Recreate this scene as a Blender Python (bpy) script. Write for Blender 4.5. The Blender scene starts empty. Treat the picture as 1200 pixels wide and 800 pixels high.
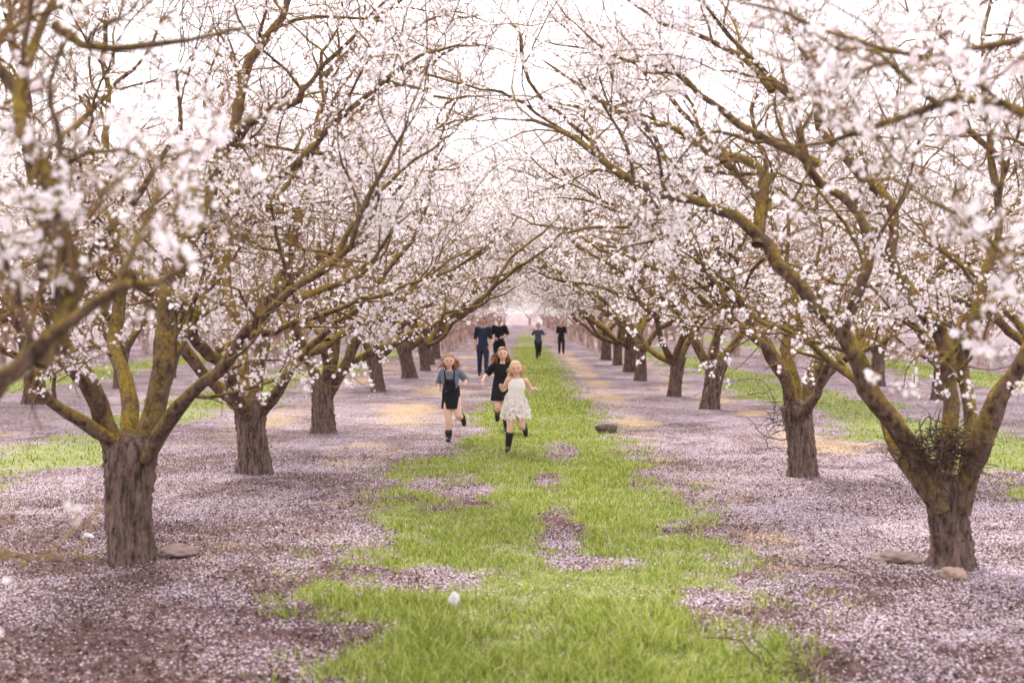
import bpy, math, random
import numpy as np
from mathutils import Vector
rg = np.random.default_rng(11)
random.seed(5)
C = bpy.context.scene.collection
FP, VX, HY, CH = 1667.0, 608.0, 365.0, 1.9
def P(px, py, d): return np.array([(px-VX)*d/FP, d, CH-(py-HY)*d/FP])
def nrm(a): return a/(np.linalg.norm(a, axis=-1, keepdims=True)+1e-9)

# ---------------------------------------------------------------- materials
def mat(name):
    m = bpy.data.materials.new(name); m.use_nodes = True
    nt = m.node_tree; nt.nodes.clear()
    return m, nt
def N(nt, t, **kw):
    n = nt.nodes.new(t)
    for k, v in kw.items(): setattr(n, k, v)
    return n
def ramp(nt, fac, stops):
    r = N(nt, 'ShaderNodeValToRGB'); e = r.color_ramp.elements
    e[0].position, e[0].color = stops[0][0], (*stops[0][1], 1)
    e[1].position, e[1].color = stops[-1][0], (*stops[-1][1], 1)
    for p, c in stops[1:-1]:
        x = e.new(p); x.color = (*c, 1)
    nt.links.new(fac, r.inputs[0]); return r.outputs[0]
def mixc(nt, fac, a, b):
    m = N(nt, 'ShaderNodeMix', data_type='RGBA')
    for s, v in ((0, fac), (6, a), (7, b)):
        if isinstance(v, (int, float)): m.inputs[s].default_value = v
        elif isinstance(v, tuple): m.inputs[s].default_value = (*v, 1)
        else: nt.links.new(v, m.inputs[s])
    return m.outputs[2]
def noise(nt, vec, scale, detail=4, rough=.6):
    n = N(nt, 'ShaderNodeTexNoise'); n.inputs['Scale'].default_value = scale
    n.inputs['Detail'].default_value = detail; n.inputs['Roughness'].default_value = rough
    nt.links.new(vec, n.inputs['Vector']); return n.outputs[0]
def mth(nt, op, a, b=0.0, clamp=False):
    m = N(nt, 'ShaderNodeMath', operation=op, use_clamp=clamp)
    for i, v in enumerate((a, b)):
        if isinstance(v, (int, float)): m.inputs[i].default_value = v
        else: nt.links.new(v, m.inputs[i])
    return m.outputs[0]
def finish(nt, col, rough=.9, bump=None, bstr=.5, bdist=.02, spec=.2):
    b = N(nt, 'ShaderNodeBsdfPrincipled'); o = N(nt, 'ShaderNodeOutputMaterial')
    if isinstance(col, tuple): b.inputs['Base Color'].default_value = (*col, 1)
    else: nt.links.new(col, b.inputs['Base Color'])
    b.inputs['Roughness'].default_value = rough
    b.inputs['Specular IOR Level'].default_value = spec
    if bump is not None:
        k = N(nt, 'ShaderNodeBump'); k.inputs['Strength'].default_value = bstr; k.inputs['Distance'].default_value = bdist
        nt.links.new(bump, k.inputs['Height']); nt.links.new(k.outputs[0], b.inputs['Normal'])
    nt.links.new(b.outputs[0], o.inputs[0])
def bark_mat(name, stretch, lift=1.0, moss=.5, dark=(.055,.036,.03), light=(.27,.19,.155), mx=.75):
    m, nt = mat(name)
    tc = N(nt, 'ShaderNodeTexCoord').outputs['Object']
    mp = N(nt, 'ShaderNodeMapping'); mp.inputs['Scale'].default_value = stretch
    nt.links.new(tc, mp.inputs[0])
    n1 = noise(nt, mp.outputs[0], 1.0, 6, .65)
    n2 = noise(nt, tc, 5.0, 6, .7)
    col = ramp(nt, n1, [(.36, tuple(x*lift for x in dark)), (.52, tuple((x+y)/2*lift for x, y in zip(dark, light))), (.70, tuple(x*lift for x in light))])
    if moss > 0:
        g = N(nt, 'ShaderNodeNewGeometry'); sx = N(nt, 'ShaderNodeSeparateXYZ'); nt.links.new(g.outputs['Normal'], sx.inputs[0])
        f = mth(nt, 'MULTIPLY', sx.outputs[2], .30)
        f = mth(nt, 'ADD', f, n2)
        f = mth(nt, 'SUBTRACT', f, .84-moss*.5)
        f = mth(nt, 'MULTIPLY', f, 3.2, True)
        f = mth(nt, 'MULTIPLY', f, mx)
        mc = ramp(nt, noise(nt, tc, 40, 4), [(.35, (.19,.125,.015)), (.65, (.48,.34,.05))])
        col = mixc(nt, f, col, mc)
    finish(nt, col, .95, n1, 1.0, .035)
    return m
M_trunk = bark_mat('trunk_bark', (26,26,5), 1.08, .08, (.048,.030,.025), (.27,.185,.15))
M_limb = bark_mat('limb_bark', (18,18,12), .9, .78, (.05,.032,.024), (.26,.17,.13), mx=.82)
M_twig = bark_mat('twig_bark', (10,10,10), 1.25, .72, (.11,.06,.033), (.34,.21,.12), .68)
M_bhaze = bark_mat('haze_paled_bark', (8,8,3), 2.4, .4, (.10,.07,.06), (.30,.225,.20), .4)  # far-tree bark, lightened so distance haze is painted into its colour
M_dead = bark_mat('dead_wood', (10,10,10), .8, 0, (.06,.038,.026), (.2,.135,.10))

def blossom_mat(name, a, b):
    m, nt = mat(name)
    g = N(nt, 'ShaderNodeNewGeometry')
    col = ramp(nt, g.outputs['Random Per Island'], [(0, a), (.6, tuple((x*3+y)/4 for x, y in zip(a, b))), (1, b)])
    at = N(nt, 'ShaderNodeAttribute', attribute_name='c')
    f = mth(nt, 'POWER', at.outputs['Fac'], 2.8); f = mth(nt, 'MULTIPLY', f, .55)
    col = mixc(nt, f, col, (.62,.20,.32))
    d = N(nt, 'ShaderNodeBsdfDiffuse'); t = N(nt, 'ShaderNodeBsdfTranslucent'); x = N(nt, 'ShaderNodeMixShader'); x.inputs[0].default_value = .5
    nt.links.new(col, d.inputs[0]); nt.links.new(col, t.inputs[0]); nt.links.new(d.outputs[0], x.inputs[1]); nt.links.new(t.outputs[0], x.inputs[2])
    o = N(nt, 'ShaderNodeOutputMaterial'); nt.links.new(x.outputs[0], o.inputs[0])
    return m
M_blos = blossom_mat('blossom', (.975,.965,.98), (.95,.87,.925))
M_bloshaze = blossom_mat('haze_paled_blossom', (.985,.98,.99), (.975,.94,.965))  # far-tree copy of the blossom, whitened to imitate haze and far glow

def leafy(name, stops, tr=.35):
    m, nt = mat(name)
    g = N(nt, 'ShaderNodeNewGeometry')
    col = ramp(nt, g.outputs['Random Per Island'], stops)
    d = N(nt, 'ShaderNodeBsdfDiffuse'); t = N(nt, 'ShaderNodeBsdfTranslucent'); x = N(nt, 'ShaderNodeMixShader'); x.inputs[0].default_value = tr
    nt.links.new(col, d.inputs[0]); nt.links.new(col, t.inputs[0]); nt.links.new(d.outputs[0], x.inputs[1]); nt.links.new(t.outputs[0], x.inputs[2])
    o = N(nt, 'ShaderNodeOutputMaterial'); nt.links.new(x.outputs[0], o.inputs[0])
    return m
M_grass = leafy('grass_blades', [(0, (.14,.19,.03)), (.5, (.31,.38,.07)), (.85, (.48,.53,.14)), (1, (.70,.63,.32))], .4)
M_dry = leafy('dry_blades', [(0, (.42,.28,.12)), (.6, (.68,.50,.24)), (1, (.82,.68,.40))], .3)
M_petal = leafy('fallen_petals', [(0, (.50,.37,.45)), (.35, (.74,.62,.69)), (1, (.93,.87,.90))], .15)
M_litter = leafy('leaf_litter', [(0, (.04,.022,.02)), (.6, (.12,.065,.055)), (1, (.25,.155,.13))], .1)
M_tulle = leafy('cream_tulle', [(0, (.95,.91,.87)), (1, (.98,.96,.94))], .45)

def plain(name, col, rough=.8, var=.25, sc=20, spec=.3):
    m, nt = mat(name)
    tc = N(nt, 'ShaderNodeTexCoord').outputs['Object']
    n1 = noise(nt, tc, sc, 4)
    c = ramp(nt, n1, [(.3, tuple(x*(1-var) for x in col)), (.7, tuple(min(1, x*(1+var)) for x in col))])
    finish(nt, c, rough, n1, .3, .01, spec); return m
M_skin = plain('skin', (.76,.48,.37), .55, .06, 8)
M_skin2 = plain('skin_tanned', (.62,.38,.28), .55, .06, 8)
M_eye = plain('eye_dark', (.05,.035,.03), .3, .1)
M_mouth = plain('mouth', (.45,.13,.12), .5, .1)
M_teeth = plain('teeth', (.85,.8,.75), .4, .02)
M_black = plain('black_cloth', (.015,.014,.018), .85, .3, 40)
M_navy = plain('navy_cloth', (.028,.035,.065), .85, .3, 40)
M_denim = plain('denim_cloth', (.17,.205,.26), .85, .3, 50)
M_slate = plain('slate_cloth', (.07,.085,.12), .85, .3, 50)
M_cream = plain('cream_cloth', (.95,.91,.87), .85, .03, 60)
M_boot = plain('boot_leather', (.015,.012,.013), .5, .3, 30, .5)
M_blond = plain('blond_hair', (.72,.49,.27), .6, .3, 90)
M_lbrown = plain('light_brown_hair', (.38,.20,.10), .6, .35, 90)
M_auburn = plain('auburn_hair', (.26,.12,.055), .6, .35, 90)
M_dkhair = plain('dark_hair', (.035,.022,.016), .6, .3, 90)
M_stone = plain('tan_stone', (.38,.26,.2), .9, .3, 12)
M_clod = plain('dirt_clod', (.20,.14,.12), .95, .4, 14)
M_dclod = plain('dark_clod', (.10,.065,.05), .95, .5, 14)
M_pale = plain('pale_stone', (.7,.68,.7), .9, .25, 25)

# ---------------------------------------------------------------- mesh helpers
def qmesh(name, V, F, mats, fm=None, smooth=False, attr=None):
    V = np.asarray(V, dtype=np.float32).reshape(-1, 3); F = np.asarray(F, dtype=np.int32)
    me = bpy.data.meshes.new(name); k = F.shape[1]
    me.vertices.add(len(V)); me.vertices.foreach_set('co', V.ravel())
    me.loops.add(F.size); me.loops.foreach_set('vertex_index', F.ravel())
    me.polygons.add(len(F)); me.polygons.foreach_set('loop_start', np.arange(0, F.size, k, dtype=np.int32))
    for m in mats: me.materials.append(m)
    if fm is not None: me.polygons.foreach_set('material_index', np.asarray(fm, dtype=np.int32))
    me.update(calc_edges=True)
    me.polygons.foreach_set('use_smooth', np.full(len(F), smooth, dtype=bool))
    if attr is not None:
        a = me.attributes.new('c', 'FLOAT', 'POINT'); a.data.foreach_set('value', np.asarray(attr, dtype=np.float32))
    me.update()
    return me
def link(name, me, parent=None, loc=None):
    o = bpy.data.objects.new(name, me); C.objects.link(o)
    if parent: o.parent = parent
    if loc is not None: o.location = loc
    return o
def tag(o, label=None, cat=None, group=None, kind=None):
    if label: o['label'] = label
    if cat: o['category'] = cat
    if group: o['group'] = group
    if kind: o['kind'] = kind
    return o
class QB:
    def __init__(s): s.V = []; s.F = []; s.M = []; s.A = []; s.n = 0
    def add(s, V, F, m=0, a=None):
        V = V.reshape(-1, 3); s.V.append(V); s.F.append(F+s.n); s.M.append(np.full(len(F), m)); s.n += len(V)
        s.A.append(np.zeros(len(V)) if a is None else a)
    def mesh(s, name, mats, smooth=False, attr=False):
        return qmesh(name, np.concatenate(s.V), np.concatenate(s.F), mats, np.concatenate(s.M), smooth, np.concatenate(s.A) if attr else None)
def tubes(Pt, R, s):
    n, k, _ = Pt.shape
    t = nrm(np.gradient(Pt, axis=1)); ch = nrm(Pt[:, -1]-Pt[:, 0])
    a = np.where(np.abs(ch[:, 2:3]) < .8, np.array([[0, 0, 1.]]), np.array([[1., 0, 0]]))
    ref = nrm(np.cross(ch, a)); u = nrm(np.cross(t, ref[:, None, :])); v = np.cross(t, u)
    an = np.arange(s)*2*math.pi/s
    V = Pt[:, :, None]+R[:, :, None, None]*(np.cos(an)[None, None, :, None]*u[:, :, None]+np.sin(an)[None, None, :, None]*v[:, :, None])
    i = np.arange(k-1)[:, None]; j = np.arange(s)[None]
    f = np.stack([i*s+j, i*s+(j+1) % s, (i+1)*s+(j+1) % s, (i+1)*s+j], -1).reshape(-1, 4)
    F = (f[None]+(np.arange(n)*k*s)[:, None, None]).reshape(-1, 4)
    return V.reshape(-1, 3), F
def grow(S, D, L, k, wander, up):
    n = len(S); out = np.zeros((n, k, 3)); out[:, 0] = S; d = nrm(D.copy()); st = (L/(k-1))[:, None]
    upv = np.zeros((n, 3)); upv[:, 2] = up
    for i in range(1, k):
        d = nrm(d+rg.normal(0, wander, (n, 3))+upv); out[:, i] = out[:, i-1]+d*st
    return out
def spawn(Pt, R, m, t0, t1, fwd, side, upb):
    n, k, _ = Pt.shape
    t = t0+(t1-t0)*(np.arange(m)[None]+rg.random((n, m)))/m
    x = t*(k-1); i = np.minimum(x.astype(int), k-2); f = (x-i)[..., None]; r = np.arange(n)[:, None]
    p = Pt[r, i]*(1-f)+Pt[r, i+1]*f; tg = nrm(Pt[r, i+1]-Pt[r, i]); rad = R[r, i]*(1-f[..., 0])+R[r, i+1]*f[..., 0]
    q = rg.normal(0, 1, (n, m, 3)); q = nrm(q-(q*tg).sum(-1, keepdims=True)*tg)
    d = nrm(fwd*tg+side*q+np.array([0, 0, upb]))
    return p.reshape(-1, 3), d.reshape(-1, 3), rad.reshape(-1), t.reshape(-1)
def resample(pts, step=.16, jit=.02):
    p = np.array(pts, float); p = np.vstack([2*p[0]-p[1], p, 2*p[-1]-p[-2]]); out = []
    for i in range(1, len(p)-2):
        L = np.linalg.norm(p[i+1]-p[i]); n = max(2, int(L/step))
        for a in np.arange(n)/n:
            out.append(.5*((2*p[i])+(p[i+1]-p[i-1])*a+(2*p[i-1]-5*p[i]+4*p[i+1]-p[i+2])*a*a+(-p[i-1]+3*p[i]-3*p[i+1]+p[i+2])*a**3))
    out.append(p[-2]); out = np.array(out); k = len(out); w = np.linspace(0, 1, k)[:, None]
    kn = rg.normal(0, .05, (k//3+3, 3)); xi = np.arange(k)/3.0
    wob = np.stack([np.interp(xi, np.arange(len(kn)), kn[:, c]) for c in range(3)], -1)
    return out+(rg.normal(0, jit*.5, out.shape)+wob)*np.minimum(1, w*4)
FLOW = np.array([[0, 0, 0]]+[[.62*math.cos((i+.5)*1.2566), .62*math.sin((i+.5)*1.2566), .10] for i in range(5)]+[[math.cos(i*1.2566), math.sin(i*1.2566), .30] for i in range(5)])
FLF = np.array([[0, 1+(i-1) % 5, 6+i, 1+i] for i in range(5)])
FLC = np.array([1.]+[.08]*5+[0.]*5)
FARV = np.array([[-1, -.6, .1], [0, -.8, -.2], [0, .8, -.2], [-.8, .7, .2], [1, -.7, .3], [.9, .8, 0.]])
FARF = np.array([[0, 1, 2, 3], [1, 4, 5, 2]]); FARC = np.full(6, .1)
def flowers(pos, rad, far=False):
    n = len(pos); T, Fc, Cc = (FARV, FARF, FARC) if far else (FLOW, FLF, FLC)
    z = nrm(rg.normal(0, 1, (n, 3))+np.array([0, 0, .15])); a = rg.normal(0, 1, (n, 3)); x = nrm(np.cross(a, z)); y = np.cross(z, x)
    r = (rad*rg.uniform(.7, 1.2, n))[:, None, None]
    V = pos[:, None]+r*(T[None, :, 0:1]*x[:, None]+T[None, :, 1:2]*y[:, None]+T[None, :, 2:3]*z[:, None])
    F = (Fc[None]+(np.arange(n)*len(T))[:, None, None]).reshape(-1, 4)
    return V.reshape(-1, 3), F, np.tile(Cc, n)
def trunk_geo(top, r0, ring=44, rows=34, seed=0):
    q = np.random.default_rng(seed); ph = q.random(8)*6.28
    h = np.linspace(0, 1, rows)[:, None]; th = np.linspace(0, 2*math.pi, ring, endpoint=False)[None]
    H = np.linalg.norm(top)
    r = r0*(1+.5*np.exp(-h*H/.10)+.05*np.cos(3.1*h+ph[0])+.14*np.clip((h-.6)/.4, 0, 1)**2)
    r = r*(1+.07*np.sin(2*th+ph[1]+h*1.5)+.05*np.sin(3*th+ph[2]-h*2)+.035*np.sin(7*th+ph[3]+2*np.sin(h*4))+.03*np.sin(13*th+ph[4]+3*np.sin(h*6+ph[5]))+.15*np.exp(-h*H/.1)*np.sin(5*th+ph[6]))
    r = r+q.normal(0, .007, r.shape)*r0/.17
    cx = top[0]*h**1.3+.02*np.sin(h*4+ph[7]); cy = top[1]*h**1.3
    V = np.stack([cx+r*np.cos(th), cy+r*np.sin(th), (top[2]+.1)*h-.1+0*th], -1)
    dome = []
    for s_, dz in ((.9, .05), (.7, .09), (.4, .12), (.02, .13)):
        d = V[-1].copy(); c = d.mean(0); d = c+(d-c)*s_; d[:, 2] = top[2]+dz; dome.append(d)
    V = np.concatenate([V, np.array(dome)], 0); R = V.shape[0]
    i = np.arange(R-1)[:, None]; j = np.arange(ring)[None]
    F = np.stack([i*ring+j, i*ring+(j+1) % ring, (i+1)*ring+(j+1) % ring, (i+1)*ring+j], -1).reshape(-1, 4)
    return V.reshape(-1, 3), F
def rand_limbs(top, n, az0=0, reach=1.0, seed=0, r=.1):
    L = []
    for i in range(n):
        az = az0+i*2*math.pi/n+rg.normal(0, .25); el = rg.uniform(.85, 1.2); ln = rg.uniform(5.0, 6.3)*reach
        k = 10; p = [np.array(top)+np.array([math.cos(az)*.05, math.sin(az)*.05, -.12])]
        for j in range(1, k):
            e = max(.3, el-.36*math.sin(j/k*3.0)-.2*(j/k)**2+rg.normal(0, .17)); az += rg.normal(0, .17)
            p.append(p[-1]+np.array([math.cos(az)*math.cos(e), math.sin(az)*math.cos(e), math.sin(e)])*ln/(k-1))
        rr = r*rg.uniform(.8, 1.1)
        L.append((p, rr, .012))
        for j, sg in ((random.choice((2, 3)), random.choice((-1, 1))), (4, -1), (6, 1)):
            a2 = az+sg*rg.uniform(.5, 1.1); e = rg.uniform(.35, .85); q = [p[j]]
            for _ in range(6):
                e = max(.22, e+rg.normal(-.03, .14)); a2 += rg.normal(0, .18)
                q.append(q[-1]+np.array([math.cos(a2)*math.cos(e), math.sin(a2)*math.cos(e), math.sin(e)])*ln*(.11 if j < 4 else .075))
            L.append((q, rr*(.55 if j < 4 else .33), .010))
    return L
def build_tree(top, r0, limbs, nfl=14000, frad=.021, far=False, keep=None, l2sp=.3, seed=0, l2len=1.0, l3m=9, l4m=4, single=False, clus=3, cj=.022, minz=1.2):
    tv, tf = trunk_geo(np.array(top, float), r0, *((44, 34) if not far else (12, 8)), seed)
    out = {'limb': []}; allL2 = []; allR2 = []; sb = QB()
    if single: sb.add(tv, tf, 0)
    else: out['trunk'] = qmesh('trunk', tv, tf, [M_trunk], smooth=True)
    for (pts, ra, rb) in limbs:
        lp = resample(pts, .14 if not far else .4); k = len(lp)
        u = np.linspace(0, 1, k); rr = rb+(ra-rb)*(1-u)**1.1
        rr = rr*(1+.09*np.sin(u*23+ra*90)+rg.normal(0, .035, k))
        rr[-1] = .004
        v, f = tubes(lp[None], rr[None], 10 if not far else 5)
        qb = sb if single else QB(); qb.add(v, f, 0)
        ln = np.linalg.norm(np.diff(lp, axis=0), axis=1).sum()
        m = max(4, int(ln/l2sp)); t0 = min(.6, .8/ln) if ra > .07 else .08
        s, d, rd, t = spawn(lp[None], rr[None], m, t0, 1.0, .6, .8, .12)
        s = np.vstack([s, lp[-1], lp[-2]]); ed = lp[-1]-lp[-3]; d = np.vstack([d, ed/np.linalg.norm(ed), ed/np.linalg.norm(ed)+rg.normal(0, .5, 3)]); rd = np.append(rd, [rb, rb]); t = np.append(t, [1, 1])
        d[:, 2] = np.maximum(d[:, 2], -.22); d = nrm(d)
        L = rg.uniform(.6, 1.6, len(s))*l2len
        g = grow(s, d, L, 9, .22, -.01)
        ok = (g[:, :, 2].min(1) > minz)
        if keep is not None: ok &= keep(g[:, -1]) & keep(g[:, 4])
        g = g[ok]; rd = rd[ok]
        if len(g):
            R = np.minimum(rd*.55, .017)[:, None]*np.linspace(1, .28, 9)[None]; R = np.maximum(R, .0042)
            v, f = tubes(g, R, 6 if not far else 3); qb.add(v, f, 0)
            allL2.append(g); allR2.append(R)
        if not single: out['limb'].append(qb.mesh('limb', [M_limb], True))
    G = np.concatenate(allL2); R2 = np.concatenate(allR2)
    s, d, rd, t = spawn(G, R2, l3m, .1, 1, .5, .8, .06)
    g3 = grow(s, d, rg.uniform(.2, .8, len(s)), 5, .24, .0)
    ok = g3[:, :, 2].min(1) > minz-.1
    if keep is not None: ok &= keep(g3[:, -1])
    g3 = g3[ok]; rd = rd[ok]
    R3 = np.minimum(rd*.6, .007)[:, None]*np.linspace(1, .35, 5)[None]; R3 = np.maximum(R3, .0028 if not far else .005)
    s, d, rd, t = spawn(g3, R3, l4m, .15, 1, .6, .8, .1)
    g4 = grow(s, d, rg.uniform(.07, .24, len(s)), 3, .2, .05)
    qt = sb if single else QB()
    v, f = tubes(g3, R3, 4 if not far else 3); qt.add(v, f, 0)
    if not far:
        R4 = np.full((len(g4), 3), .0024); v, f = tubes(g4, R4, 3); qt.add(v, f, 0)
    def samp(g, n):
        i = rg.integers(0, len(g), n); x = rg.random(n)*(g.shape[1]-1)*.999; j = x.astype(int); a = (x-j)[:, None]
        return g[i, j]*(1-a)+g[i, j+1]*a
    nb = nfl*2.2/clus
    c = np.concatenate([samp(g4, int(nb*.55)), samp(g3, int(nb*.4)), samp(G[:, 3:], int(nb*.12))])
    w = np.sin(c[:, 0]*3.1+seed)+np.sin(c[:, 1]*2.7+seed*2)+np.sin(c[:, 2]*3.7+seed*3)+np.sin(c[:, 0]*7+c[:, 2]*5)*.6
    c = c[rg.random(len(c)) < np.clip(.60+.30*w, .10, 1)]
    c = c[rg.permutation(len(c))]
    c = np.repeat(c, clus, axis=0)[:int(nfl)]
    c = c+rg.normal(0, cj if not far else .05, c.shape)
    fv, ff, fa = flowers(c, np.full(len(c), frad), far)
    if single:
        sb.add(fv, ff, 1, fa)
        out['single'] = sb.mesh('almond_tree', [M_bhaze, M_bloshaze], False, True)
    else:
        out['twigs'] = qt.mesh('twigs', [M_twig], True)
        out['blossom'] = qmesh('blossom', fv, ff, [M_blos], attr=fa)
    return out
GROUP = 'blossoming almond trees of the orchard rows'
def place_tree(T, loc, rz, label, sc=1.0):
    if 'single' in T:
        o = link('almond_tree', T['single'], None, loc)
    else:
        o = bpy.data.objects.new('almond_tree', None); C.objects.link(o); o.location = loc; o.empty_display_size = .3
        link('trunk', T['trunk'], o)
        for m in T['limb']: link('limb', m, o)
        link('twigs', T['twigs'], o); link('blossom', T['blossom'], o)
    o.rotation_euler = (0, 0, rz); o.scale = (sc,)*3
    return tag(o, label, 'almond tree', GROUP)

# ---------------------------------------------------------------- ground
def vn(x, y, seed):
    xi = np.floor(x).astype(np.int64); yi = np.floor(y).astype(np.int64); fx = x-xi; fy = y-yi
    fx = fx*fx*(3-2*fx); fy = fy*fy*(3-2*fy)
    def h(a, b):
        n = (a*374761393+b*668265263+seed*1442695041) & 0x7fffffff
        n = ((n ^ (n >> 13))*1274126177) & 0x7fffffff
        return ((n ^ (n >> 16)) & 0xffff)/65535.0
    return (h(xi, yi)*(1-fx)+h(xi+1, yi)*fx)*(1-fy)+(h(xi, yi+1)*(1-fx)+h(xi+1, yi+1)*fx)*fy
def fb(x, y, s, seed):
    return (vn(x*s, y*s, seed)+.5*vn(x*s*2.1, y*s*2.1, seed+1)+.25*vn(x*s*4.3, y*s*4.3, seed+2))/1.75
def gz(x, y):
    return .07*(fb(x, y, .5, 3)-.5)+.03*(fb(x, y, 3., 9)-.5)
def ss(a, b, x):
    t = np.clip((x-a)/(b-a), 0, 1); return t*t*(3-2*t)
HOLES = [(-.62, 10.15, .38, .38), (-.62, 14.9, .36, 1.2), (.36, 12.2, .17, 1.4), (.62, 10.8, .3, .3), (1.25, 9.35, .2, .3), (.55, 19.8, .22, 1.3), (-1.0, 22.5, .4, 2.4), (-.95, 8.4, .2, .2), (.3, 15.8, .15, .6)]
def gmask(x, y):
    c = .16+.46*ss(20, 36, y)+.12*ss(9.5, 8, y); w = 1.52-.5*ss(20, 36, y)-.22*ss(9.5, 8, y)
    e = (w-np.abs(x-c))/.42+(fb(x, y, .9, 21)-.5)*2.2+.15
    e = np.minimum(e, 1.7)+(fb(x, y, 5.5, 27)-.5)*2.7
    for hx, hy, rx, ry in HOLES:
        dd = ((x-hx)/rx)**2+((y-hy)/ry)**2+(fb(x, y, 2.6, 33)-.5)*3.6
        e = e-2.3*np.exp(-np.maximum(dd, 0)*.8)
    lane = ss(-.5, 1.5, e)
    a = np.abs(np.abs(x)-6.4); al = ss(-.5, 1.4, (1.4-a)/.5+(fb(x, y, .55, 41)-.5)*5-.2+(fb(x, y, 4, 27)-.5)*1.8)
    a3 = np.abs(np.abs(x)-13.2); al = np.maximum(al, ss(-.5, 1.4, (1.7-a3)/.5+(fb(x, y, .4, 43)-.5)*4))
    return np.maximum(lane, al)*(1-.7*ss(90, 160, y))
def dmask(x, y):
    b = np.exp(-((x-2.0)/.5)**2)+np.exp(-((x+2.0)/.8)**2)*.9+np.exp(-((x-4.3)/.7)**2)*.9+np.exp(-((x+4.3)/.7)**2)*.6+.35*np.exp(-((np.abs(x)-8)/1.2)**2)
    return ss(.40, 1.1, b*(.10+.9*ss(13, 21, y))*.6+(fb(x, y*.5, .9, 51)-.5)*1.3+.28+(fb(x, y, 5, 53)-.5)*.6-.08)*(1-.8*gmask(x, y))*ss(0, .25, b)
def pmask(x, y):
    v = .46+.95*(fb(x, y, .8, 61)-.5)+.75*(fb(x, y, 3, 63)-.5)
    v = v+.25*ss(13, 30, y)+.04*ss(0, 3, x)
    return np.clip(v, .14, 1)
def axis(dense_a, dense_b, st, far, g=1.12):
    a = list(np.arange(dense_a, dense_b, st)); s = st
    while a[-1] < far: s *= g; a.append(a[-1]+s)
    return a
xs = axis(0, 7, .07, 900); xs = np.array([-v for v in xs[:0:-1]]+xs)
ys = axis(4, 30, .08, 1400, 1.035); s = .1; lo = [4.]
while lo[-1] > -60: s *= 1.3; lo.append(lo[-1]-s)
ys = np.array(lo[:0:-1]+ys)
X, Y = np.meshgrid(xs, ys); Z = gz(X, Y)
nx, ny = len(xs), len(ys)
i = np.arange(ny-1)[:, None]; j = np.arange(nx-1)[None]
GF = np.stack([i*nx+j, i*nx+j+1, (i+1)*nx+j+1, (i+1)*nx+j], -1).reshape(-1, 4)
gm, dm, pm = gmask(X, Y), dmask(X, Y), pmask(X, Y)
m, nt = mat('orchard_floor')
tc = N(nt, 'ShaderNodeTexCoord').outputs['Object']
at = N(nt, 'ShaderNodeAttribute', attribute_name='mask'); sp = N(nt, 'ShaderNodeSeparateColor'); nt.links.new(at.outputs['Color'], sp.inputs[0])
soil = ramp(nt, noise(nt, tc, 9, 6, .7), [(.3, (.042,.025,.024)), (.5, (.12,.07,.064)), (.72, (.25,.165,.15))])
vo = N(nt, 'ShaderNodeTexVoronoi'); vo.inputs['Scale'].default_value = 65; nt.links.new(tc, vo.inputs['Vector'])
vs = N(nt, 'ShaderNodeSeparateColor'); nt.links.new(vo.outputs['Color'], vs.inputs[0])
pf = mth(nt, 'SUBTRACT', mth(nt, 'MULTIPLY', sp.outputs[2], .95), vs.outputs[0]); pf = mth(nt, 'MULTIPLY', pf, 8, True)
near = mth(nt, 'LESS_THAN', vo.outputs['Distance'], .52); pf = mth(nt, 'MULTIPLY', pf, near)
pc = mixc(nt, vs.outputs[1], (.54,.42,.50), (.83,.74,.80))
col = mixc(nt, pf, soil, pc)
fine = noise(nt, tc, 14, 5, .7)
dc = ramp(nt, fine, [(.3, (.43,.29,.13)), (.7, (.75,.56,.30))])
df = mth(nt, 'MULTIPLY', mth(nt, 'SUBTRACT', mth(nt, 'ADD', sp.outputs[1], mth(nt, 'MULTIPLY', fine, .9)), .6), 1.3, True)
col = mixc(nt, mth(nt, 'MULTIPLY', df, .58), col, dc)
gc = ramp(nt, noise(nt, tc, 5, 5, .7), [(.3, (.13,.16,.03)), (.55, (.25,.31,.06)), (.75, (.41,.42,.13))])
gf = mth(nt, 'MULTIPLY', mth(nt, 'SUBTRACT', mth(nt, 'ADD', sp.outputs[0], mth(nt, 'MULTIPLY', fine, 1.1)), .95), 1.7, True)
col = mixc(nt, mth(nt, 'MULTIPLY', gf, .8), col, gc)
hb = mth(nt, 'ADD', fine, mth(nt, 'MULTIPLY', pf, .25))
finish(nt, col, .95, hb, .8, .03, .1)
me = qmesh('ground', np.stack([X, Y, Z], -1), GF, [m], smooth=True)
ca = me.color_attributes.new('mask', 'FLOAT_COLOR', 'POINT')
ca.data.foreach_set('color', np.stack([gm, dm, pm, np.ones_like(gm)], -1).astype(np.float32).ravel())
tag(link('ground', me), 'orchard floor of bare soil with grass lanes', 'ground', kind='structure')

def scatter(n, x0, x1, y0, y1, fn, pw=1.0):
    x = rg.uniform(x0, x1, n); y = y0+(y1-y0)*rg.random(n)**pw
    k = rg.random(n) < fn(x, y); return x[k], y[k]
def blades(x, y, h, w, lean=.45):
    n = len(x); z = gz(x, y); a = rg.random(n)*6.283; dx, dy = np.cos(a), np.sin(a); b = rg.random(n)*6.283; l = rg.random(n)*lean*h
    lx, ly = np.cos(b)*l, np.sin(b)*l
    def row(f, wf):
        px, py, pz = x+lx*f*f*1.6, y+ly*f*f*1.6, z+h*f*(1-.15*f)-.005
        return np.stack([np.stack([px-dx*w*wf, py-dy*w*wf, pz], -1), np.stack([px+dx*w*wf, py+dy*w*wf, pz], -1)], 1)
    V = np.concatenate([row(0, .5), row(.55, .4), row(1, .08)], 1)
    f = np.array([[0, 1, 3, 2], [2, 3, 5, 4]]); F = (f[None]+(np.arange(n)*6)[:, None, None]).reshape(-1, 4)
    return V.reshape(-1, 3), F
q = QB()
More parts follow.
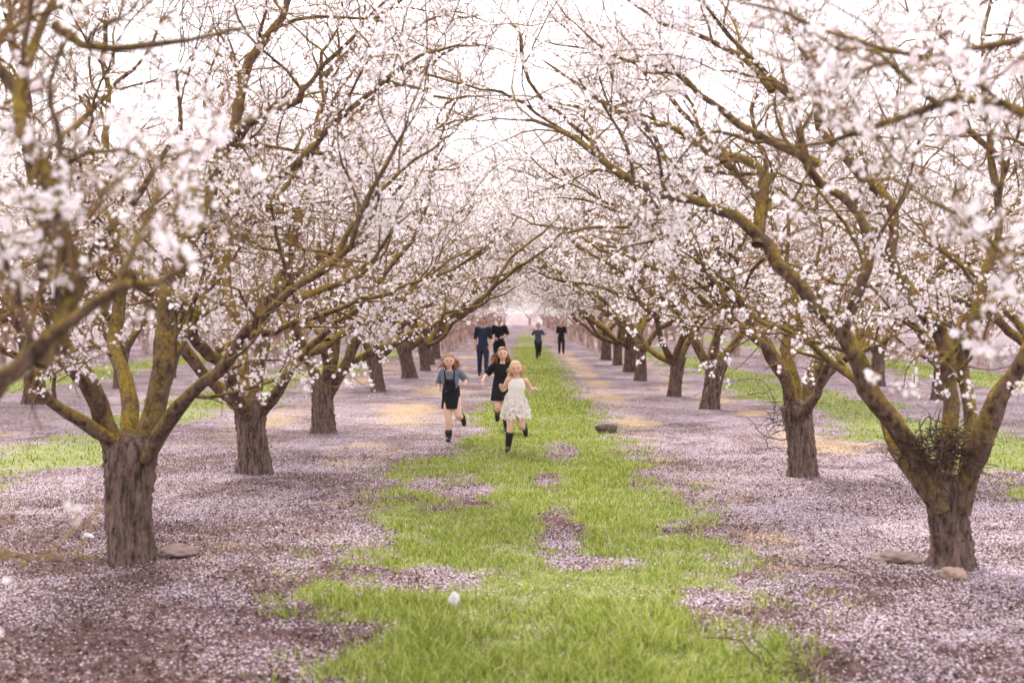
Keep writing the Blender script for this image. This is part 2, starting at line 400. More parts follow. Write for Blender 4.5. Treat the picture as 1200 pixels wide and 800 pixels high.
dens = lambda x, y: gmask(x, y)**1.4*np.clip(-.25+1.8*fb(x, y, 4, 71), .06, 1)
x, y = scatter(240000, -2.4, 2.7, 6.2, 26, dens, 1.5)
hh = rg.uniform(.025, .07, len(x))*(.25+1.5*fb(x, y, 1.6, 77))*(1+.6*(y < 9.3))
q.add(*blades(x, y, hh, rg.uniform(.004, .008, len(x))*(1+y/30), .8))
x, y = scatter(60000, -1.5, 2.6, 26, 75, dens, 1.6); q.add(*blades(x, y, rg.uniform(.03, .07, len(x)), np.full(len(x), .02)))
tag(link('grass', q.mesh('grass', [M_grass])), 'patchy bright green grass running down the middle lane', 'grass', kind='stuff')
q = QB()
x, y = scatter(130000, -15, 15, 14, 60, lambda x, y: dens(x, y)*(np.abs(x) > 3.5), 1.5); q.add(*blades(x, y, rg.uniform(.03, .08, len(x)), rg.uniform(.01, .02, len(x))*(1+y/50)))
tag(link('grass', q.mesh('side_grass', [M_grass])), 'green grass patches in the alleys beyond the two tree rows', 'grass', kind='stuff')
q = QB()
x, y = scatter(140000, -6, 6, 7, 45, lambda x, y: dmask(x, y)*.55+.012, 1.3); q.add(*blades(x, y, rg.uniform(.015, .045, len(x)), rg.uniform(.005, .010, len(x)), 1.6))
tag(link('dry_grass', q.mesh('dry_grass', [M_dry])), 'straw yellow dry grass along the edges of the green lane', 'dry grass', kind='stuff')
def flakes(x, y, r):
    n = len(x); z = gz(x, y)+rg.uniform(.004, .014, n); nz = nrm(np.stack([rg.normal(0, .4, n), rg.normal(0, .4, n), np.ones(n)], -1))
    a = rg.normal(0, 1, (n, 3)); u = nrm(np.cross(a, nz)); v = np.cross(nz, u); c = np.stack([x, y, z], -1)
    T = np.array([[-1, 0, .1], [0, -.62, 0], [1, 0, .25], [0, .62, 0]])
    V = c[:, None]+r[:, None, None]*(T[None, :, :1]*u[:, None]+T[None, :, 1:2]*v[:, None]+T[None, :, 2:]*nz[:, None])
    return V.reshape(-1, 3), np.arange(4*n).reshape(-1, 4)
q = QB(); x, y = scatter(360000, -8, 8, 6.2, 26, lambda x, y: pmask(x, y)**1.2*(1-.5*gmask(x, y)), 1.7); q.add(*flakes(x, y, rg.uniform(.0045, .0105, len(x))))
tag(link('fallen_petals', q.mesh('fallen_petals', [M_petal])), 'pale pink petals fallen all over the orchard floor', 'petals', kind='stuff')
q = QB(); x, y = scatter(150000, -7, 7, 6.2, 20, lambda x, y: (1-.9*gmask(x, y))*(1.0-pmask(x, y)), 1.7); q.add(*flakes(x, y, rg.uniform(.006, .018, len(x))))
tag(link('leaf_litter', q.mesh('leaf_litter', [M_litter])), 'dark brown leaf and hull litter on the bare soil', 'leaf litter', kind='stuff')

# ---------------------------------------------------------------- hero trees
def rel(base, pts): return [P(*p)-np.array([base[0], base[1], 0]) for p in pts]
def keep_for(base, fn): return lambda p: fn(p+np.array([base[0], base[1], 0]))
def clear(w):
    x, y, z = np.abs(w[..., 0]-.03), w[..., 1], w[..., 2]
    return ~((x < .5) & (z < 2.9)) & ~((x < .38) & (np.sin(w[..., 0]*31+y*17+z*23) > -.05))
b = (-2.97, 10.9); top = P(152, 528, 10.9)-np.array([b[0], b[1], 0])
L = [(rel(b, [(148,545,10.9),(120,500,10.8),(95,450,10.6),(72,385,10.4),(52,300,10.2),(40,200,10),(20,90,9.8),(0,-60,9.6)]), .095, .014),
     (rel(b, [(160,545,10.9),(178,480,11),(196,410,11.1),(206,340,11.2),(236,262,11.3),(252,190,11.4),(290,100,11.5),(335,10,11.6),(350,-90,11.7)]), .105, .015),
     (rel(b, [(170,540,10.8),(200,480,10.6),(245,432,10.4),(300,396,10.2),(345,352,10.1),(395,300,10.0),(430,225,9.9),(470,150,9.8)]), .062, .010),
     (rel(b, [(155,530,11),(150,460,11.4),(135,380,11.9),(150,300,12.3),(120,200,12.6),(130,90,12.8),(110,-30,13)]), .075, .014),
     (rel(b, [(130,515,10.8),(80,490,10.5),(40,440,10.2),(10,360,10.0),(-30,260,9.8)]), .055, .012),
     (rel(b, [(236,262,11.3),(290,225,11.2),(350,205,11.0),(400,150,10.9),(450,95,10.8),(510,60,10.7),(570,55,10.6)]), .045, .008),
     (rel(b, [(252,190,11.4),(300,130,11.2),(370,90,11.0),(430,40,10.9),(480,-20,10.8)]), .042, .008),
     (rel(b, [(395,300,10),(440,240,10.1),(490,190,10.2),(530,165,10.3)]), .022, .007),
     (rel(b, [(450,95,10.8),(490,110,10.8),(530,120,10.8),(560,110,10.8)]), .016, .006),
     (rel(b, [(72,385,10.4),(110,310,10.3),(160,240,10.2),(190,160,10.1),(220,60,10.1)]), .038, .009),
     (rel(b, [(40,200,10),(90,130,10),(150,80,10.1),(200,20,10.2)]), .028, .008),
     (rel(b, [(345,352,10.1),(400,330,10.2),(455,290,10.3),(490,250,10.4)]), .028, .007),
     (rel(b, [(190,430,11.1),(240,350,11.6),(270,280,12),(330,230,12.4),(370,150,12.6),(420,80,12.8)]), .048, .01)]
T = build_tree(top, .16, L, 18500, .0185, keep=keep_for(b, clear), seed=1)
place_tree(T, (b[0], b[1], gz(np.array(b[0]), np.array(b[1]))), 0, 'almond tree with thick ridged trunk at the left front, its whole trunk base in view')
b = (3.2, 10.55); top = P(1110, 575, 10.55)-np.array([b[0], b[1], 0])
L = [(rel(b, [(1105,600,10.5),(1062,515,10.5),(1025,455,10.4),(990,388,10.3),(935,335,10.2),(888,282,10.2),(835,248,10.2),(765,220,10.3),(705,175,10.4),(650,150,10.5),(605,145,10.6)]), .09, .013),
     (rel(b, [(888,290,10.2),(893,225,10.4),(872,182,10.6),(820,160,10.8),(750,150,11),(690,110,11.2),(640,80,11.3)]), .05, .009),
     (rel(b, [(1112,600,10.6),(1105,520,10.8),(1118,450,10.9),(1085,370,11),(1050,300,11.1),(1030,220,11.2),(960,130,11.3),(930,30,11.4),(915,-60,11.5)]), .08, .014),
     (rel(b, [(1122,600,10.5),(1150,530,10.4),(1185,455,10.2),(1225,370,10),(1250,250,9.9),(1240,110,9.8)]), .095, .018),
     (rel(b, [(1125,590,10.6),(1140,500,10.9),(1135,400,11.1),(1165,310,11.4),(1180,200,11.5),(1150,90,11.6),(1160,-30,11.7)]), .065, .012),
     (rel(b, [(1090,590,10.5),(1060,548,10.7),(1025,500,11),(990,445,11.3),(950,405,11.5),(880,372,11.8),(840,330,12),(790,300,12.2)]), .045, .009),
     (rel(b, [(990,388,10.3),(1010,320,10.2),(1000,250,10.1),(960,195,10.0),(905,110,9.9),(860,40,9.8),(820,-40,9.7)]), .045, .01),
     (rel(b, [(960,195,10.0),(880,150,10.0),(800,90,10.0),(730,60,10.0),(670,10,10.1)]), .032, .008),
     (rel(b, [(1180,200,11.5),(1130,140,11.4),(1090,80,11.3),(1060,0,11.3)]), .03, .008),
     (rel(b, [(765,220,10.3),(730,260,10.2),(690,270,10.2),(655,280,10.2)]), .018, .006),
     (rel(b, [(905,110,9.9),(840,60,10.1),(760,20,10.3),(700,-30,10.5)]), .028, .008)]
T = build_tree(top, .142, L, 18000, .0185, keep=keep_for(b, clear), seed=2)
place_tree(T, (b[0], b[1], gz(np.array(b[0]), np.array(b[1]))), 0, 'almond tree at the right front with long mossy limb arching left over the lane')
b = (-3.11, 16.7); top = P(295, 478, 16.7)-np.array([b[0], b[1], 0])
L = [(rel(b, [(290,490,16.7),(262,455,16.6),(225,425,16.4),(190,380,16.2),(150,300,16),(120,200,15.9),(90,80,15.8)]), .09, .012),
     (rel(b, [(298,490,16.7),(302,420,16.8),(318,350,16.9),(345,280,17),(370,200,17.1),(380,90,17.2),(400,0,17.3)]), .10, .012),
     (rel(b, [(305,490,16.7),(335,440,16.4),(370,400,16.2),(420,360,16),(462,310,15.9),(500,250,15.8),(525,170,15.7)]), .058, .01),
     (rel(b, [(292,480,16.9),(280,400,17.4),(262,320,17.8),(270,220,18.2),(240,120,18.5),(260,20,18.6)]), .078, .012),
     (rel(b, [(370,200,17.1),(420,140,17),(480,90,16.9),(530,60,16.8),(580,60,16.7)]), .045, .01),
     (rel(b, [(380,90,17.2),(430,30,17.1),(490,-10,17),(560,-20,17)]), .04, .01),
     (rel(b, [(318,350,16.9),(370,300,16.7),(425,270,16.5),(480,200,16.4),(520,130,16.3),(560,110,16.3)]), .048, .01)]
T = build_tree(top, .17, L+rand_limbs(top, 2, 1.2, .9, r=.08), 18500, .0215, keep=keep_for(b, clear), seed=3, minz=1.5)
place_tree(T, (b[0], b[1], gz(np.array(b[0]), np.array(b[1]))), 0, 'second blooming almond tree from the front in the row left of the lane')
b = (-3.08, 22.3); top = P(380, 447, 22.3)-np.array([b[0], b[1], 0])
L = [(rel(b, [(376,462,22.3),(362,420,22.2),(345,375,22),(320,320,21.8),(300,240,21.6),(290,150,21.5)]), .1, .014),
     (rel(b, [(384,462,22.3),(410,420,22.2),(432,385,22.1),(480,345,22),(520,300,21.9),(555,275,21.8)]), .10, .01),
     (rel(b, [(384,455,22.4),(395,390,22.6),(400,320,22.8),(420,240,23),(430,150,23.2),(460,60,23.3)]), .085, .014),
     (rel(b, [(420,240,23),(470,190,23),(520,150,23),(570,130,23)]), .045, .01),
     (rel(b, [(460,60,23.3),(510,20,23.3),(570,20,23.3)]), .035, .01),
     (rel(b, [(432,385,22.1),(440,330,22),(470,270,21.9),(505,200,21.8),(520,130,21.8),(555,80,21.8)]), .055, .01)]
T = build_tree(top, .175, L+rand_limbs(top, 3, .6, .93, r=.08), 18500, .024, keep=keep_for(b, clear), seed=4, minz=1.7)
place_tree(T, (b[0], b[1], gz(np.array(b[0]), np.array(b[1]))), 0, 'third blooming almond tree from the front left of the lane, limb leaning right')
b = (3.27, 16.5); top = P(935, 480, 16.5)-np.array([b[0], b[1], 0])
L = [(rel(b, [(932,495,16.5),(918,440,16.4),(895,385,16.3),(850,325,16.2),(800,280,16.2),(740,250,16.2),(690,235,16.2),(655,228,16.2)]), .10, .009),
     (rel(b, [(940,495,16.5),(955,430,16.6),(985,370,16.7),(1010,300,16.8),(1040,210,16.9),(1050,100,17)]), .095, .012),
     (rel(b, [(935,485,16.7),(925,410,17.1),(930,330,17.5),(900,240,17.9),(890,140,18.2),(860,40,18.3)]), .082, .012),
     (rel(b, [(850,325,16.2),(830,260,16.1),(790,190,16),(740,120,16),(700,60,16),(645,20,16)]), .052, .01),
     (rel(b, [(900,240,17.9),(840,180,17.8),(770,100,17.7),(700,60,17.6),(640,50,17.5)]), .045, .01),
     (rel(b, [(740,120,16),(700,125,16),(660,120,16),(635,130,16)]), .025, .008),
     (rel(b, [(938,490,16.3),(960,450,15.9),(1000,420,15.5),(1050,390,15.2),(1100,330,15)]), .06, .01)]
T = build_tree(top, .155, L+rand_limbs(top, 2, .8, .93, r=.08), 18500, .0215, keep=keep_for(b, clear), seed=5, minz=1.5)
place_tree(T, (b[0], b[1], gz(np.array(b[0]), np.array(b[1]))), 0, 'second almond tree from the front right of the lane, dead brush round its trunk')
b = (-3.1, 5.2); top = np.array([0, 0, .95])
clear2 = lambda w: ((np.abs(w[..., 0]+.05) > .9) | (w[..., 2] > 4.5)) & ~((w[..., 1] < 3.4)) & ((w[..., 2]-CH)/w[..., 1] < .5) & ~((w[..., 2] < 1.5) & (w[..., 0] > -1.22)) & ~((w[..., 2] > 1.32) & (w[..., 2] < 1.62) & (w[..., 0] > -1.6))
L = [(rel(b, [(-370,690,5.2),(-220,560,5.2),(-60,480,5.1),(20,440,5.0),(75,400,4.9),(145,352,4.8),(200,330,4.7),(260,270,4.6)]), .078, .007),
     (rel(b, [(45,428,5.0),(74,335,5.1),(48,215,5.2),(20,105,5.3),(65,30,5.5),(120,-60,5.6)]), .038, .012),
     (rel(b, [(20,105,5.3),(-10,20,5.3),(-20,-80,5.3)]), .025, .012),
     (rel(b, [(-370,690,5.2),(-300,500,5.5),(-220,300,5.8),(-100,150,6),(0,60,6.3),(70,-60,6.5)]), .07, .012),
     (rel(b, [(-220,560,5.2),(-160,580,4.6),(-90,600,4.3),(-30,620,4.2),(30,650,4.2)]), .016, .004),
     (rel(b, [(120,365,4.85),(160,290,4.9),(215,240,5),(260,230,5),(300,265,5)]), .013, .004),
     (rel(b, [(48,215,5.2),(110,190,5.1),(180,190,5.0),(215,175,5.0)]), .013, .004),
     (rel(b, [(65,30,5.5),(150,60,5.4),(230,50,5.3),(310,20,5.3)]), .02, .006)]
T = build_tree(top, .17, L, 3800, .0205, keep=keep_for(b, clear2), l2sp=.25, l2len=.5, l3m=6, l4m=4, seed=6, clus=5, cj=.022, minz=.6)
place_tree(T, (b[0], b[1], 0), 0, 'nearest left tree, trunk out of frame, blurred blossoming branches in the upper left corner')
b = (3.25, 4.9)
L = [(rel(b, [(1697,690,4.9),(1560,470,5.1),(1380,250,5.3),(1230,165,5.5),(1120,135,5.7),(1010,160,5.9),(920,185,6.1),(880,160,6.2)]), .05, .006),
     (rel(b, [(1560,470,5.1),(1400,330,5.2),(1260,285,5.3),(1150,262,5.4),(1060,235,5.6),(1000,218,5.7)]), .026, .005),
     (rel(b, [(1697,690,4.9),(1600,400,5.3),(1450,120,5.7),(1280,20,6),(1120,-30,6.3),(960,-70,6.6)]), .06, .01),
     (rel(b, [(1280,20,6),(1180,45,5.8),(1090,60,5.7),(1010,50,5.8),(900,20,5.9),(820,-10,6)]), .018, .005),
     (rel(b, [(1120,135,5.7),(1060,90,5.7),(1000,70,5.8),(930,70,5.9)]), .014, .005)]
T = build_tree(top, .17, L, 3000, .0205, keep=keep_for(b, clear2), l2sp=.28, l2len=.55, l3m=6, l4m=4, seed=7, clus=5, cj=.022)
place_tree(T, (b[0], b[1], 0), 0, 'nearest right tree, trunk out of frame, blurred blossoming branches in the upper right corner')

# ---------------------------------------------------------------- other trees
mids = [build_tree(np.array([rg.normal(0, .08), rg.normal(0, .08), rg.uniform(.8, 1.0)]), rg.uniform(.145, .175), rand_limbs([0, 0, .9], 5, k*.7, .96, r=.088), 15000, .0275, seed=10+k, l2sp=.42, l3m=8, l4m=4, minz=1.65) for k in range(4)]
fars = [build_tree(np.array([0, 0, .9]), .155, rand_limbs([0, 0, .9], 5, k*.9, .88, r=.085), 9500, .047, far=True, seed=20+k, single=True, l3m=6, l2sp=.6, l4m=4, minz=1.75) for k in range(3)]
ORD = ['', 'first', 'second', 'third', 'fourth', 'fifth', 'sixth', 'seventh', 'eighth', 'ninth', 'tenth', 'eleventh', 'twelfth']
def row(xc, ds, start, where, near_lim=62):
    n = start
    for k, d in enumerate(ds):
        x = xc+rg.normal(0, .12); dd = d+rg.normal(0, .2); rz = rg.uniform(0, 6.28); sc = rg.uniform(.94, 1.1)
        z = float(gz(np.array(x), np.array(dd)))
        if n <= 12 and d < near_lim:
            place_tree(mids[int(rg.integers(0, 4))], (x, dd, z), rz, '%s blooming almond tree from the front in the %s' % (ORD[n], where), sc)
        else:
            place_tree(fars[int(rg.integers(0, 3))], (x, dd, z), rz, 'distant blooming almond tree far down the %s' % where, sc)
        n += 1
row(-3.2, [34, 39.8, 45.5, 51.2, 57]+list(np.arange(62.7, 190, 5.8)), 4, 'row left of the lane')
row(3.5, [28, 31.7, 39, 44.5, 50, 56]+list(np.arange(62, 190, 5.8)), 3, 'row right of the lane')
row(-9.95, [29.6, 35.2, 41, 47, 53]+list(np.arange(58.7, 170, 5.8)), 1, 'second row left of the lane', 45)
row(9.1, [30.7, 36.4, 42, 48, 54]+list(np.arange(60, 170, 5.8)), 1, 'second row right of the lane', 45)
for (x, d, rz, wh) in ((-10, 23.8, 1., 'left'), (9.3, 24.9, 2., 'right')):
    place_tree(mids[0 if x < 0 else 2], (x, d, 0), rz, 'blossoming crown at the %s edge, nearest of its second row, trunk outside the frame' % wh)
row(-16.6, list(np.arange(46, 150, 5.8)), 1, 'third row left of the lane', 0)
row(16.2, list(np.arange(44, 150, 5.8)), 1, 'third row right of the lane', 0)
row(-23.2, list(np.arange(65, 140, 5.8)), 1, 'fourth row left of the lane', 0)
row(22.8, list(np.arange(63, 140, 5.8)), 1, 'fourth row right of the lane', 0)
for x in (-6, -2, 1.5, 5.5):
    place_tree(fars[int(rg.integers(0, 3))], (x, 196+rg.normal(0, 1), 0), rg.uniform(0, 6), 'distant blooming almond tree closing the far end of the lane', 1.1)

# ---------------------------------------------------------------- small things
def rock(label, cat, pos, s, m_, seed, name='stone', sink=.45):
    import bmesh
    bm = bmesh.new(); bmesh.ops.create_icosphere(bm, subdivisions=4, radius=1)
    q_ = np.random.default_rng(seed); ph = q_.random(9)*6.28
    for v in bm.verts:
        c = v.co; k = 1+.18*math.sin(c.x*2.3+ph[0])*math.sin(c.y*2.9+ph[1])+.12*math.sin(c.z*4+ph[2]+c.x*3)+.07*math.sin(c.x*9+ph[3])*math.sin(c.y*8+c.z*7+ph[4])+.04*math.sin(c.x*19+ph[5])*math.sin(c.y*17+ph[6])
        v.co = Vector((c.x*s[0]*k, c.y*s[1]*k, c.z*s[2]*k))
    me_ = bpy.data.meshes.new(name); bm.to_mesh(me_); bm.free(); me_.materials.append(m_); me_.polygons.foreach_set('use_smooth', [True]*len(me_.polygons))
    o = link(name, me_, None, (pos[0], pos[1], float(gz(np.array(pos[0]), np.array(pos[1])))+s[2]*sink)); tag(o, label, cat)
def G(px, py): d = FP*CH/(py-HY); return ((px-VX)*d/FP, d)
rock('tan rounded stone leaning on the front right tree trunk', 'stone', G(1118,679), (.085,.07,.06), M_stone, 1)
rock('flat brown rock half buried left of the front right tree', 'stone', G(1052,655), (.2,.25,.05), M_clod, 2, 'stone', .1)
rock('flat brown rock beside the front left tree trunk', 'stone', G(203,648), (.17,.25,.05), M_clod, 3, 'stone', .1)
rock('small white stone lying left of the front left tree', 'stone', G(103,632), (.05,.04,.03), M_pale, 4)
rock('small pale grey clod on the petals near the middle front', 'clod', G(532,712), (.04,.035,.05), M_pale, 5, 'clod', .7)
rock('dark brown clod at the right edge of the grass lane', 'clod', G(712,506), (.17,.13,.09), M_dclod, 6, 'clod', .6)
def tangle(label, name, c, n, rad, ln, seed, flat=.5, r=.006, dx=0, dz=0):
    d = rg.normal(0, 1, (n, 3)); d[:, 2] *= flat; d[:, 0] += dx; d[:, 2] += dz; s = np.array(c)+rg.normal(0, 1, (n, 3))*np.array(rad)
    g = grow(s-nrm(d)*ln*.2, d, rg.uniform(.4, 1, n)*ln, 8, .3, -.02)
    g[:, :, 2] = np.maximum(g[:, :, 2], .02)
    R = rg.uniform(.5, 1.2, n)[:, None]*r*np.linspace(1, .4, 8)[None]; v, f = tubes(g, R, 4)
    me_ = qmesh(name, v, f, [M_dead], smooth=True); tag(link(name, me_), label, 'dead twigs')
tangle('tangle of dead twigs caught in the fork of the front right tree', 'twig_tangle', P(1102,530,10.35), 230, (.13,.1,.09), .42, 1)
tangle('broken dead twigs hanging round the second trunk on the right', 'twig_tangle', P(915,490,16.1), 34, (.16,.15,.16), .8, 2, .6, .006, -.7, -.2)
tangle('dead branch lying on the grass at the bottom right', 'fallen_branch', (*G(930,792), .03), 16, (.12,.1,.01), .6, 3, .08)

# ---------------------------------------------------------------- people
def cap_tube(path, rad, s=12, sub=True):
    p = np.array(path, float); r = np.array(rad, float)
    if sub and len(p) > 2:
        t = np.arange(len(p)); tt = np.linspace(0, len(p)-1, (len(p)-1)*4+1); r = np.interp(tt, t, r); p = np.stack([np.interp(tt, t, p[:, k]) for k in range(3)], -1)
        for _ in range(1): p[1:-1] = (p[:-2]+2*p[1:-1]+p[2:])/4
    a = nrm(p[0]-p[1]); b_ = nrm(p[-1]-p[-2])
    p = np.vstack([p[0]+a*r[0]*.85, p[0]+a*r[0]*.55, p, p[-1]+b_*r[-1]*.55, p[-1]+b_*r[-1]*.85]); r = np.concatenate([[r[0]*.3, r[0]*.8], r, [r[-1]*.8, r[-1]*.3]])
    V, F = tubes(p[None], r[None], s); F = [list(f) for f in F]; k = len(p)
    V = np.vstack([V, p[0], p[-1]]); n0 = len(V)-2
    for j in range(s): F.append([n0, (j+1) % s, j]); F.append([n0+1, (k-1)*s+j, (k-1)*s+(j+1) % s])
    return V, F
def loft(rings, s=24, fold=None, cap=True):
    V = []; F = []
    for i_, (cx, cy, cz, rx, ry) in enumerate(rings):
        for j in range(s):
            a = j/s*2*math.pi; k = 1 if fold is None else 1+fold(i_/(len(rings)-1), a)
            V.append((cx+rx*k*math.cos(a), cy+ry*k*math.sin(a), cz+(0 if fold is None else (k-1)*rx*.4)))
    for i_ in range(len(rings)-1):
        for j in range(s): F.append([i_*s+j, i_*s+(j+1) % s, (i_+1)*s+(j+1) % s, (i_+1)*s+j])
    if cap:
        for i_, rv in ((0, 1), (len(rings)-1, 0)):
            V.append(rings[i_][:3]); n0 = len(V)-1
            for j in range(s):
                t = [n0, i_*s+j, i_*s+(j+1) % s]; F.append(t[::-1] if rv else t)
    return np.array(V), F
def joinp(parts):
    V = []; F = []; n = 0
    for v, f in parts:
        V.append(v); F += [[i_+n for i_ in q_] for q_ in f]; n += len(v)
    return np.vstack(V), F
def pymesh(name, V, F, m_, smooth=True):
    me_ = bpy.data.meshes.new(name); me_.from_pydata([tuple(map(float, v)) for v in V], [], F); me_.materials.append(m_)
    me_.polygons.foreach_set('use_smooth', [smooth]*len(F)); me_.update(); return me_
def fuse(name, parts, m_, voxel=.008, it=3):
    V, F = joinp(parts); me_ = pymesh('tmp', V, F, m_); o = bpy.data.objects.new('tmp', me_); C.objects.link(o)
    r = o.modifiers.new('r', 'REMESH'); r.mode = 'VOXEL'; r.voxel_size = voxel; r.use_smooth_shade = True
    sm = o.modifiers.new('s', 'SMOOTH'); sm.iterations = it; sm.factor = .5
    dg = bpy.context.evaluated_depsgraph_get(); out = bpy.data.meshes.new_from_object(o.evaluated_get(dg)); out.name = name
    bpy.data.objects.remove(o); bpy.data.meshes.remove(me_)
    out.materials.clear(); out.materials.append(m_); out.polygons.foreach_set('use_smooth', [True]*len(out.polygons)); return out
def head_geo(c, hh, yaw, tilt=0):
    V = []; F = []; s, r = 28, 20
    for i_ in range(r+1):
        ph = math.pi*i_/r
        for j in range(s):
            a = 2*math.pi*j/s; x = math.sin(ph)*math.cos(a); y_ = math.sin(ph)*math.sin(a); z_ = math.cos(ph)
            w = 1 if z_ > 0 else 1-.32*(-z_)**1.3
            X_, Y_, Z_ = x*.385*w, y_*.46*(w if y_ > 0 else 1-.12*max(0, -z_)), z_*.5
            if y_ < -.75 and abs(x) < .16 and -.32 < z_ < .12: Y_ -= .055*(1-abs(x)/.16)*(1-(z_+.1)**2*9)
            if y_ < -.7 and .0 < z_ < .2 and .12 < abs(x) < .45: Y_ += .02
            V.append((X_, Y_, Z_))
    for i_ in range(r):
        for j in range(s): F.append([i_*s+j, i_*s+(j+1) % s, (i_+1)*s+(j+1) % s, (i_+1)*s+j])
    V = np.array(V)
    parts = [(V, F)]
    for sx in (-1, 1): parts.append(cap_tube([(sx*.37, .03, .05), (sx*.41, .05, -.08)], [.05, .04], 8))
    return [(hrot(v*hh, yaw, tilt)+np.array(c), f) for v, f in parts]
def hrot(v, yaw, tilt=0):
    v = np.atleast_2d(v); c_, s_ = math.cos(tilt), math.sin(tilt); x, y_, z_ = v[:, 0]*c_-v[:, 2]*s_, v[:, 1], v[:, 0]*s_+v[:, 2]*c_
    c_, s_ = math.cos(yaw), math.sin(yaw); return np.stack([x*c_-y_*s_, x*s_+y_*c_, z_], -1)
def lerp(a, b_, t): return tuple(np.array(a)*(1-t)+np.array(b_)*t)
def torso_rings(J, H, inf=0, low=-.05, w=1.0):
    p, c_, n_ = [np.array(J[k]) for k in ('pel', 'chest', 'neck')]
    R = [(p+[0, 0, low], .075, .06), (p, .088, .068), (p*.6+c_*.4, .072, .056), (p*.3+c_*.7, .078, .058), (c_, .088, .062), (c_*.45+n_*.55, .083, .05), (n_*.92+c_*.08, .05, .04), (n_, .032, .034)]
    return [(a[0]*H, a[1]*H, a[2]*H, (x*w+inf)*H, (y_*w+inf)*H) for a, x, y_ in R]
def limb_pts(J, s, k, H): return [np.array(J[n+s])*H for n in k]
def person(label, base, H, J, kit, skin, group, head=.16, yaw=0, hyaw=0, tilt=0, w=1.0, smile=False):
    o = bpy.data.objects.new('person', None); C.objects.link(o); o.location = (base[0], base[1], float(gz(np.array(base[0]), np.array(base[1])))); o.rotation_euler = (0, 0, yaw)
    tag(o, label, 'person', group)
    hh = head*H; hc = np.array(J['head'])*H
    parts = [loft(torso_rings(J, H, 0, w=w))]+head_geo(hc, hh, hyaw, tilt)+[cap_tube([np.array(J['neck'])*H-[0, 0, .03*H], hc-[0, -.01*H, hh*.25]], [.032*H, .028*H])]
    for s in 'LR':
        sh, el, wr, ha = limb_pts(J, s, ('sh', 'el', 'wr', 'ha'), H); hp, kn, an, to = limb_pts(J, s, ('hip', 'kn', 'an', 'to'), H)
        parts.append(cap_tube([np.array(J['chest'])*H*.5+np.array(J['neck'])*H*.5, sh], [.04*H, .036*H]))
        parts.append(cap_tube([sh, lerp(sh, el, .5), el, lerp(el, wr, .35), wr], [.036*H, .031*H, .025*H, .025*H, .016*H]))
        dh = nrm(ha-wr); sd = nrm(np.cross(dh, [0, 1, .3])); L_ = np.linalg.norm(ha-wr)
        parts.append(cap_tube([wr, wr+dh*L_*.3, wr+dh*L_*.6], [.016*H, .021*H, .020*H], 8))
        for q_ in range(4):
            r_ = wr+dh*L_*.5+sd*(q_-1.5)*.0105*H; fl = L_*(.85, 1, .95, .7)[q_]; cu = np.array([0, -.3, -.35])
            parts.append(cap_tube([r_, r_+dh*fl*.4, r_+dh*fl*.65+cu*fl*.2, r_+dh*fl*.75+cu*fl*.45], [.0065*H, .006*H, .0055*H, .005*H], 6, False))
        parts.append(cap_tube([wr+dh*L_*.15-sd*.012*H, wr+dh*L_*.4-sd*.032*H, wr+dh*L_*.65-sd*.036*H], [.008*H, .007*H, .006*H], 6, False))
        parts.append(cap_tube([hp, lerp(hp, kn, .5), kn, lerp(kn, an, .3), lerp(kn, an, .65), an], [.062*H, .052*H, .036*H, .038*H, .029*H, .02*H]))
        parts.append(cap_tube([an, lerp(an, to, .5), to], [.022*H, .022*H, .016*H], 10))
    link('body', fuse('body', parts, skin, .0065 if H < 1.5 else .008, 2), o)
    hp3 = lambda x, y_, z_: hrot(np.array([x, y_, z_])*hh, hyaw, tilt)[0]+hc
    for sx in (-1, 1):
        V, F = cap_tube([hp3(sx*.10, -.435, .04), hp3(sx*.155, -.428, .05), hp3(sx*.21, -.405, .04)], [.022*hh, .036*hh, .02*hh], 8, False); link('eye', pymesh('eye', V, F, M_eye), o)
    mp_ = lambda dy, dz, ww: [hp3(x*ww, -.435-dy+.05*x*x, -.27+dz+.04*x*x) for x in (-1, -.5, 0, .5, 1)]
    V, F = cap_tube(mp_(0, 0, .14), [.012*hh, .032*hh, .04*hh, .032*hh, .012*hh], 8, False); link('mouth', pymesh('mouth', V, F, M_mouth), o)
    if smile:
        V, F = cap_tube(mp_(.02, .008, .10), [.010*hh, .020*hh, .024*hh, .020*hh, .010*hh], 8, False); link('teeth', pymesh('teeth', V, F, M_teeth), o)
    for k in kit: k(o, J, H, hc, hh, hyaw, tilt, w)
    return o
def shirt(m_, sleeve, nm='shirt', low=-.05, inf=.012):
    def f(o, J, H, hc, hh, hy, ti, w):
        parts = [loft(torso_rings(J, H, inf, low, w)[:-1])]
        for s in 'LR':
            sh, el, wr = limb_pts(J, s, ('sh', 'el', 'wr'), H)
            if sleeve > 0: parts.append(cap_tube([np.array(J['chest'])*H*.5+np.array(J['neck'])*H*.5, sh], [.046*H, .044*H]))
            if sleeve == 0: continue
            if sleeve < 1: parts.append(cap_tube([sh, lerp(sh, el, sleeve)], [.044*H, .043*H]))
            else: parts.append(cap_tube([sh, lerp(sh, el, .5), el]+([lerp(el, wr, sleeve-1)] if sleeve > 1 else []), [.044*H, .040*H, .034*H]+([.028*H] if sleeve > 1 else [])))
        link(nm, fuse(nm, parts, m_, .009, 2), o)
    return f
